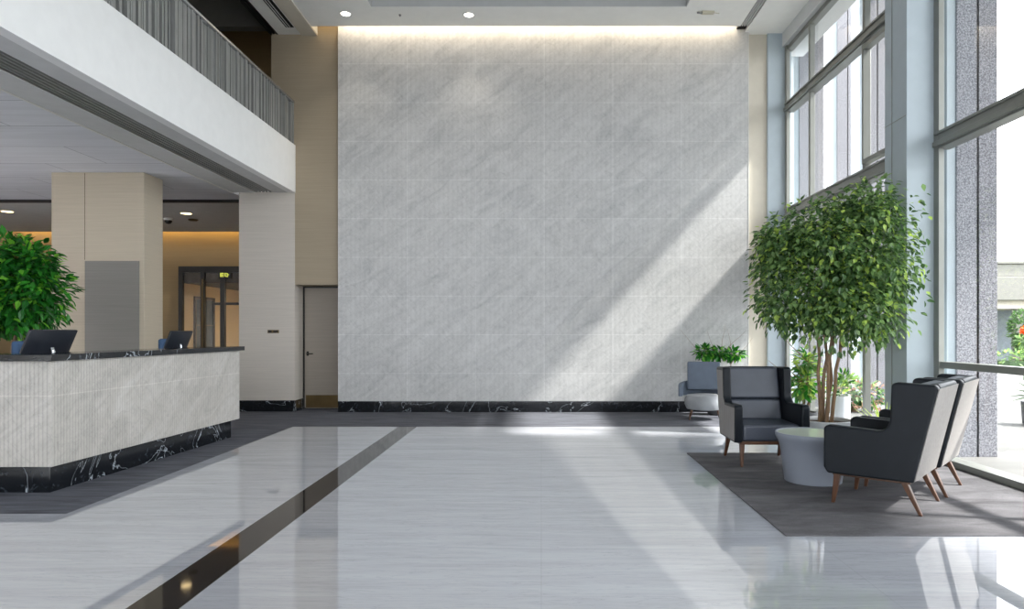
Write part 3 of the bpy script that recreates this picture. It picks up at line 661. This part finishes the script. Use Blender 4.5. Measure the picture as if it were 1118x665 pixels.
bm = B(); tube(bm, [(.11, .02, -.02), (.19, .02, -.03)], .006, 8); obj('arm', bm, 'ivory', em, smooth=True)
cd = tag(None or thing('dome_camera', 'white dome security camera with black lens under hall ceiling', 'security camera', (-7.98, 14.6, 3.83)), 'white dome security camera with black lens under hall ceiling', 'security camera')
bm = B(); lathe(bm, [(.085, 0), (.09, -.01), (.088, -.05), (.078, -.055)], 24); obj('housing', bm, 'trim', cd, smooth=True)
bm = B(); lathe(bm, [(.076, -.054), (.07, -.09), (.045, -.12), (.001, -.132)], 24); obj('dome', bm, 'black', cd, smooth=True)
dt = thing('smoke_detector', 'small bronze disc detector beside the dome camera in the hall', 'detector', (-7.55, 14.8, 3.83))
bm = B(); lathe(bm, [(.10, 0), (.10, -.015), (.07, -.035), (.001, -.038)], 24); obj('disc', bm, 'brass', dt, smooth=True)
# exit sign: two glowing glyphs on a dark plate (illegible in the photograph)
ex = thing('exit_sign', 'dark exit sign with two glowing yellow-green glyphs over the hall door', 'exit sign', (-7.86, 16.94, 2.80))
boxes('plate', 'black', [(-.15, .15, -.005, .012, -.085, .085)], ex)
boxes('glyph', 'exitgreen', [(-.11, -.075, -.012, -.005, -.045, .055), (-.07, -.02, -.012, -.005, .025, .055), (-.07, -.02, -.012, -.005, -.045, -.025), (-.065, -.025, -.012, -.005, -.015, .015)], ex)
boxes('glyph', 'exitgreen', [(.0, .02, -.012, -.005, -.03, .055), (.03, .06, -.012, -.005, .02, .05), (.03, .055, -.012, -.005, -.045, -.005), (.068, .085, -.012, -.005, -.05, .045), (.085, .11, -.012, -.005, .0, .02)], ex)
pl = thing('wall_plaque', 'small bronze lettered plaque on the beige wall left of the door', 'wall sign', (-4.69, YP-.008, 1.40))
boxes('plate', 'brass', [(-.10, .10, -.006, 0, -.028, .028)], pl, bevel=.002)
boxes('lettering', 'black', [(-.085, -.038, -.009, -.006, -.017, .019), (-.038, -.022, -.009, -.006, -.013, .013), ], pl)
boxes('lettering', 'black', [(.0, .05, -.009, -.006, -.017, .015), (.05, .082, -.009, -.006, -.012, .017)], pl)

# ================================================================== OUTSIDE
struct(boxes('ground', 'plaza', [(4.34, 120, -7.1, 140, -.2, -.02), (-80, 120, -60, -7.1, -.2, -.02)]))  # front part unseen, added to bounce daylight up to the ceilings
struct(boxes('sun_blocker', 'concrete', [(4.72, 7.60, 7.5, 14, 9.0, 9.4), (4.72, 11.15, -8, 7.5, 9.0, 9.4)]))  # unseen slabs added to keep sun off upper panes and near floor
struct(boxes('roof', 'concrete', [(-14, 4.72, -7.3, 14, 7.85, 8.1), (4.5, 4.72, -7.2, 14, 6.6, 9.4), (-14, 4.72, 12.3, 12.5, 6.9, 7.9)]))
for x, y in ((4.94, 7.92), (5.10, 13.05), (7.05, 15.9), (6.60, 13.6)):
    o = struct(boxes('granite_pillar', 'granite', [(x-.24, x-.012, y-.2, y+.2, -.02, 9), (x+.012, x+.22, y-.2, y+.2, -.02, 9)], bevel=.004))
    boxes('joint', 'slot', [(x-.012, x+.012, y-.18, y+.18, -.02, 9)], o)
    boxes('metal_edge', 'pier', [(x-.34, x-.24, y-.18, y+.2, -.02, 9)], o)
bd = thing('building', 'low white concrete building with a wide stepped roof edge outside the window', 'building', (24, 29, -.02))
boxes('roof_edge', 'concrete', [(-11, 30, 0, 6, 2.75, 3.75), (-11, 30, .12, 6, 3.75, 4.3), (-11, 30, .05, 6, 4.3, 4.42)], bd, bevel=.03)
boxes('soffit_beam', 'cream', [(-11, 30, .3, 6, 2.4, 2.75)], bd)
boxes('glazing', 'facade', [(-10.5, 29, 3, 6, 0, 2.4)], bd)
boxes('column', 'concrete', [(-3.4, -3.1, .6, .9, 0, 2.4)], bd)
boxes('column', 'concrete', [(4, 4.4, .6, .9, 0, 2.4)], bd)
rng = random.Random(51)
def bush(name, label, cat, x, y, z, blobs, n, L, mats, wts=(.4, .4, .2), wr=.5):
    o = thing(name, label, cat, (x, y, -.02))
    bm = B(); tube(bm, [(0, 0, 0), (.02, 0, blobs[0][2])], [.06, .03], 8); obj('trunk', bm, 'bark2', o, smooth=True)
    leaves('foliage', mats, o, n, blobs, L, rng, .3, wr, .2, None, wts); return o
bush('garden_tree', 'small bright green tree under the roof edge outside, beside the granite pillar', 'tree', 19.4, 27.6, 0, [(0, 0, 1.5, .42, .8), (.2, 0, .9, .4, .6)], 700, .2, ['lf1', 'lf1', 'lf2'])
o = thing('hedge', 'clipped green hedge outside beyond the window guard bar', 'hedge', (21.5, 26.0, -.02))
bm = B(); box(bm, -3.9, 8, -.4, .4, 0, .3); obj('core', bm, 'lf1', o)
leaves('foliage', ['lf1', 'lf2', 'lf3'], o, 3600, [(-3.6+.55*k, 0, .36, .5, .34) for k in range(21)], .17, rng, .6, .5, .1)
of = thing('flowering_plant', 'orange flower head on a stem at the right edge of the photo', 'plant', (14.16, 20.0, -.02))
bm = B(); tube(bm, [(0, 0, 0), (.02, 0, .7), (0, 0, 1.35)], [.03, .02, .015], 8); obj('stem', bm, 'lf1', of, smooth=True)
leaves('blossom', ['orange', 'orange', 'flower'], of, 80, [(0, 0, 1.45, .08, .07)], .09, rng, .1, .6, .1)
leaves('foliage', ['lf1', 'lf2', 'lf3'], of, 80, [(0, 0, 1.12, .14, .14)], .2, rng, .1, .4, .4)
os_ = thing('spiky_plant', 'dark spiky plant outside at the right edge beyond the glass', 'plant', (7.50, 10.3, -.02))
bm = B(); lathe(bm, [(.16, 0), (.2, .02), (.22, .36), (.2, .36)], 24); obj('pot', bm, 'darkpot', os_, smooth=True)
bm = B(); rng2 = random.Random(8)
for k in range(26):
    a = rng2.uniform(0, 2*PI); e = rng2.uniform(-.1, 1.2); ln = rng2.uniform(.25, .42)
    d = Vector((math.cos(a)*math.cos(e), math.sin(a)*math.cos(e), math.sin(e))); s = Vector((-math.sin(a), math.cos(a), 0))*.018
    b0 = Vector((0, 0, .42)); tube(bm, [b0, b0+d*ln*.6, b0+d*ln+Vector((0, 0, -.04))], [.014, .012, .002], 5)
obj('foliage', bm, 'lf1', os_)
fbu = bush('flowering_shrub', 'pink blossoming shrub outside the window behind the white pot', 'shrub', 5.55, 12.1, 0, [(0, 0, .34, .3, .26), (.28, 0, .28, .26, .24), (-.25, 0, .28, .24, .22)], 700, .11, ['lf2', 'flower', 'lg1'], (.4, .3, .3))
# parked car seen through the ficus
ca = thing('parked_car', 'silver-blue car parked outside, seen through the window past the ficus', 'car', (9.0, 19.6, -.02), R(100))
def car_prof(bm, pts, hw, taper=0):
    prism(bm, pts, -hw, hw, lambda a, b, c: (a, c*(1-taper*max(0, b-.85)), b))
bm = B(); car_prof(bm, [(-2.1, .3), (-2.15, .6), (-2.0, .86), (-1.0, .93), (1.5, .98), (2.05, .92), (2.12, .55), (2.05, .3)], .88); obj('body', bm, 'carpaint', ca, .08)
bm = B(); car_prof(bm, [(-1.15, .92), (-.45, 1.42), (.9, 1.45), (1.65, .96)], .8, .28); obj('cabin_glass', bm, 'carglass', ca, .04)
bm = B(); car_prof(bm, [(-.5, 1.42), (-.4, 1.48), (.85, 1.50), (1.0, 1.43)], .8, .28); obj('roof', bm, 'carpaint', ca, .03)
for x in (-1.35, 1.3):
    for s in (-1, 1):
        bm = B(); T = Matrix.Translation((x, s*.78, .32)) @ Matrix.Rotation(R(90), 4, 'X')
        lathe(bm, [(.2, -.1), (.32, -.09), (.33, 0), (.32, .09), (.2, .1)], 24); bmesh.ops.transform(bm, matrix=T, verts=bm.verts); obj('wheel', bm, 'tyre', ca, smooth=True)
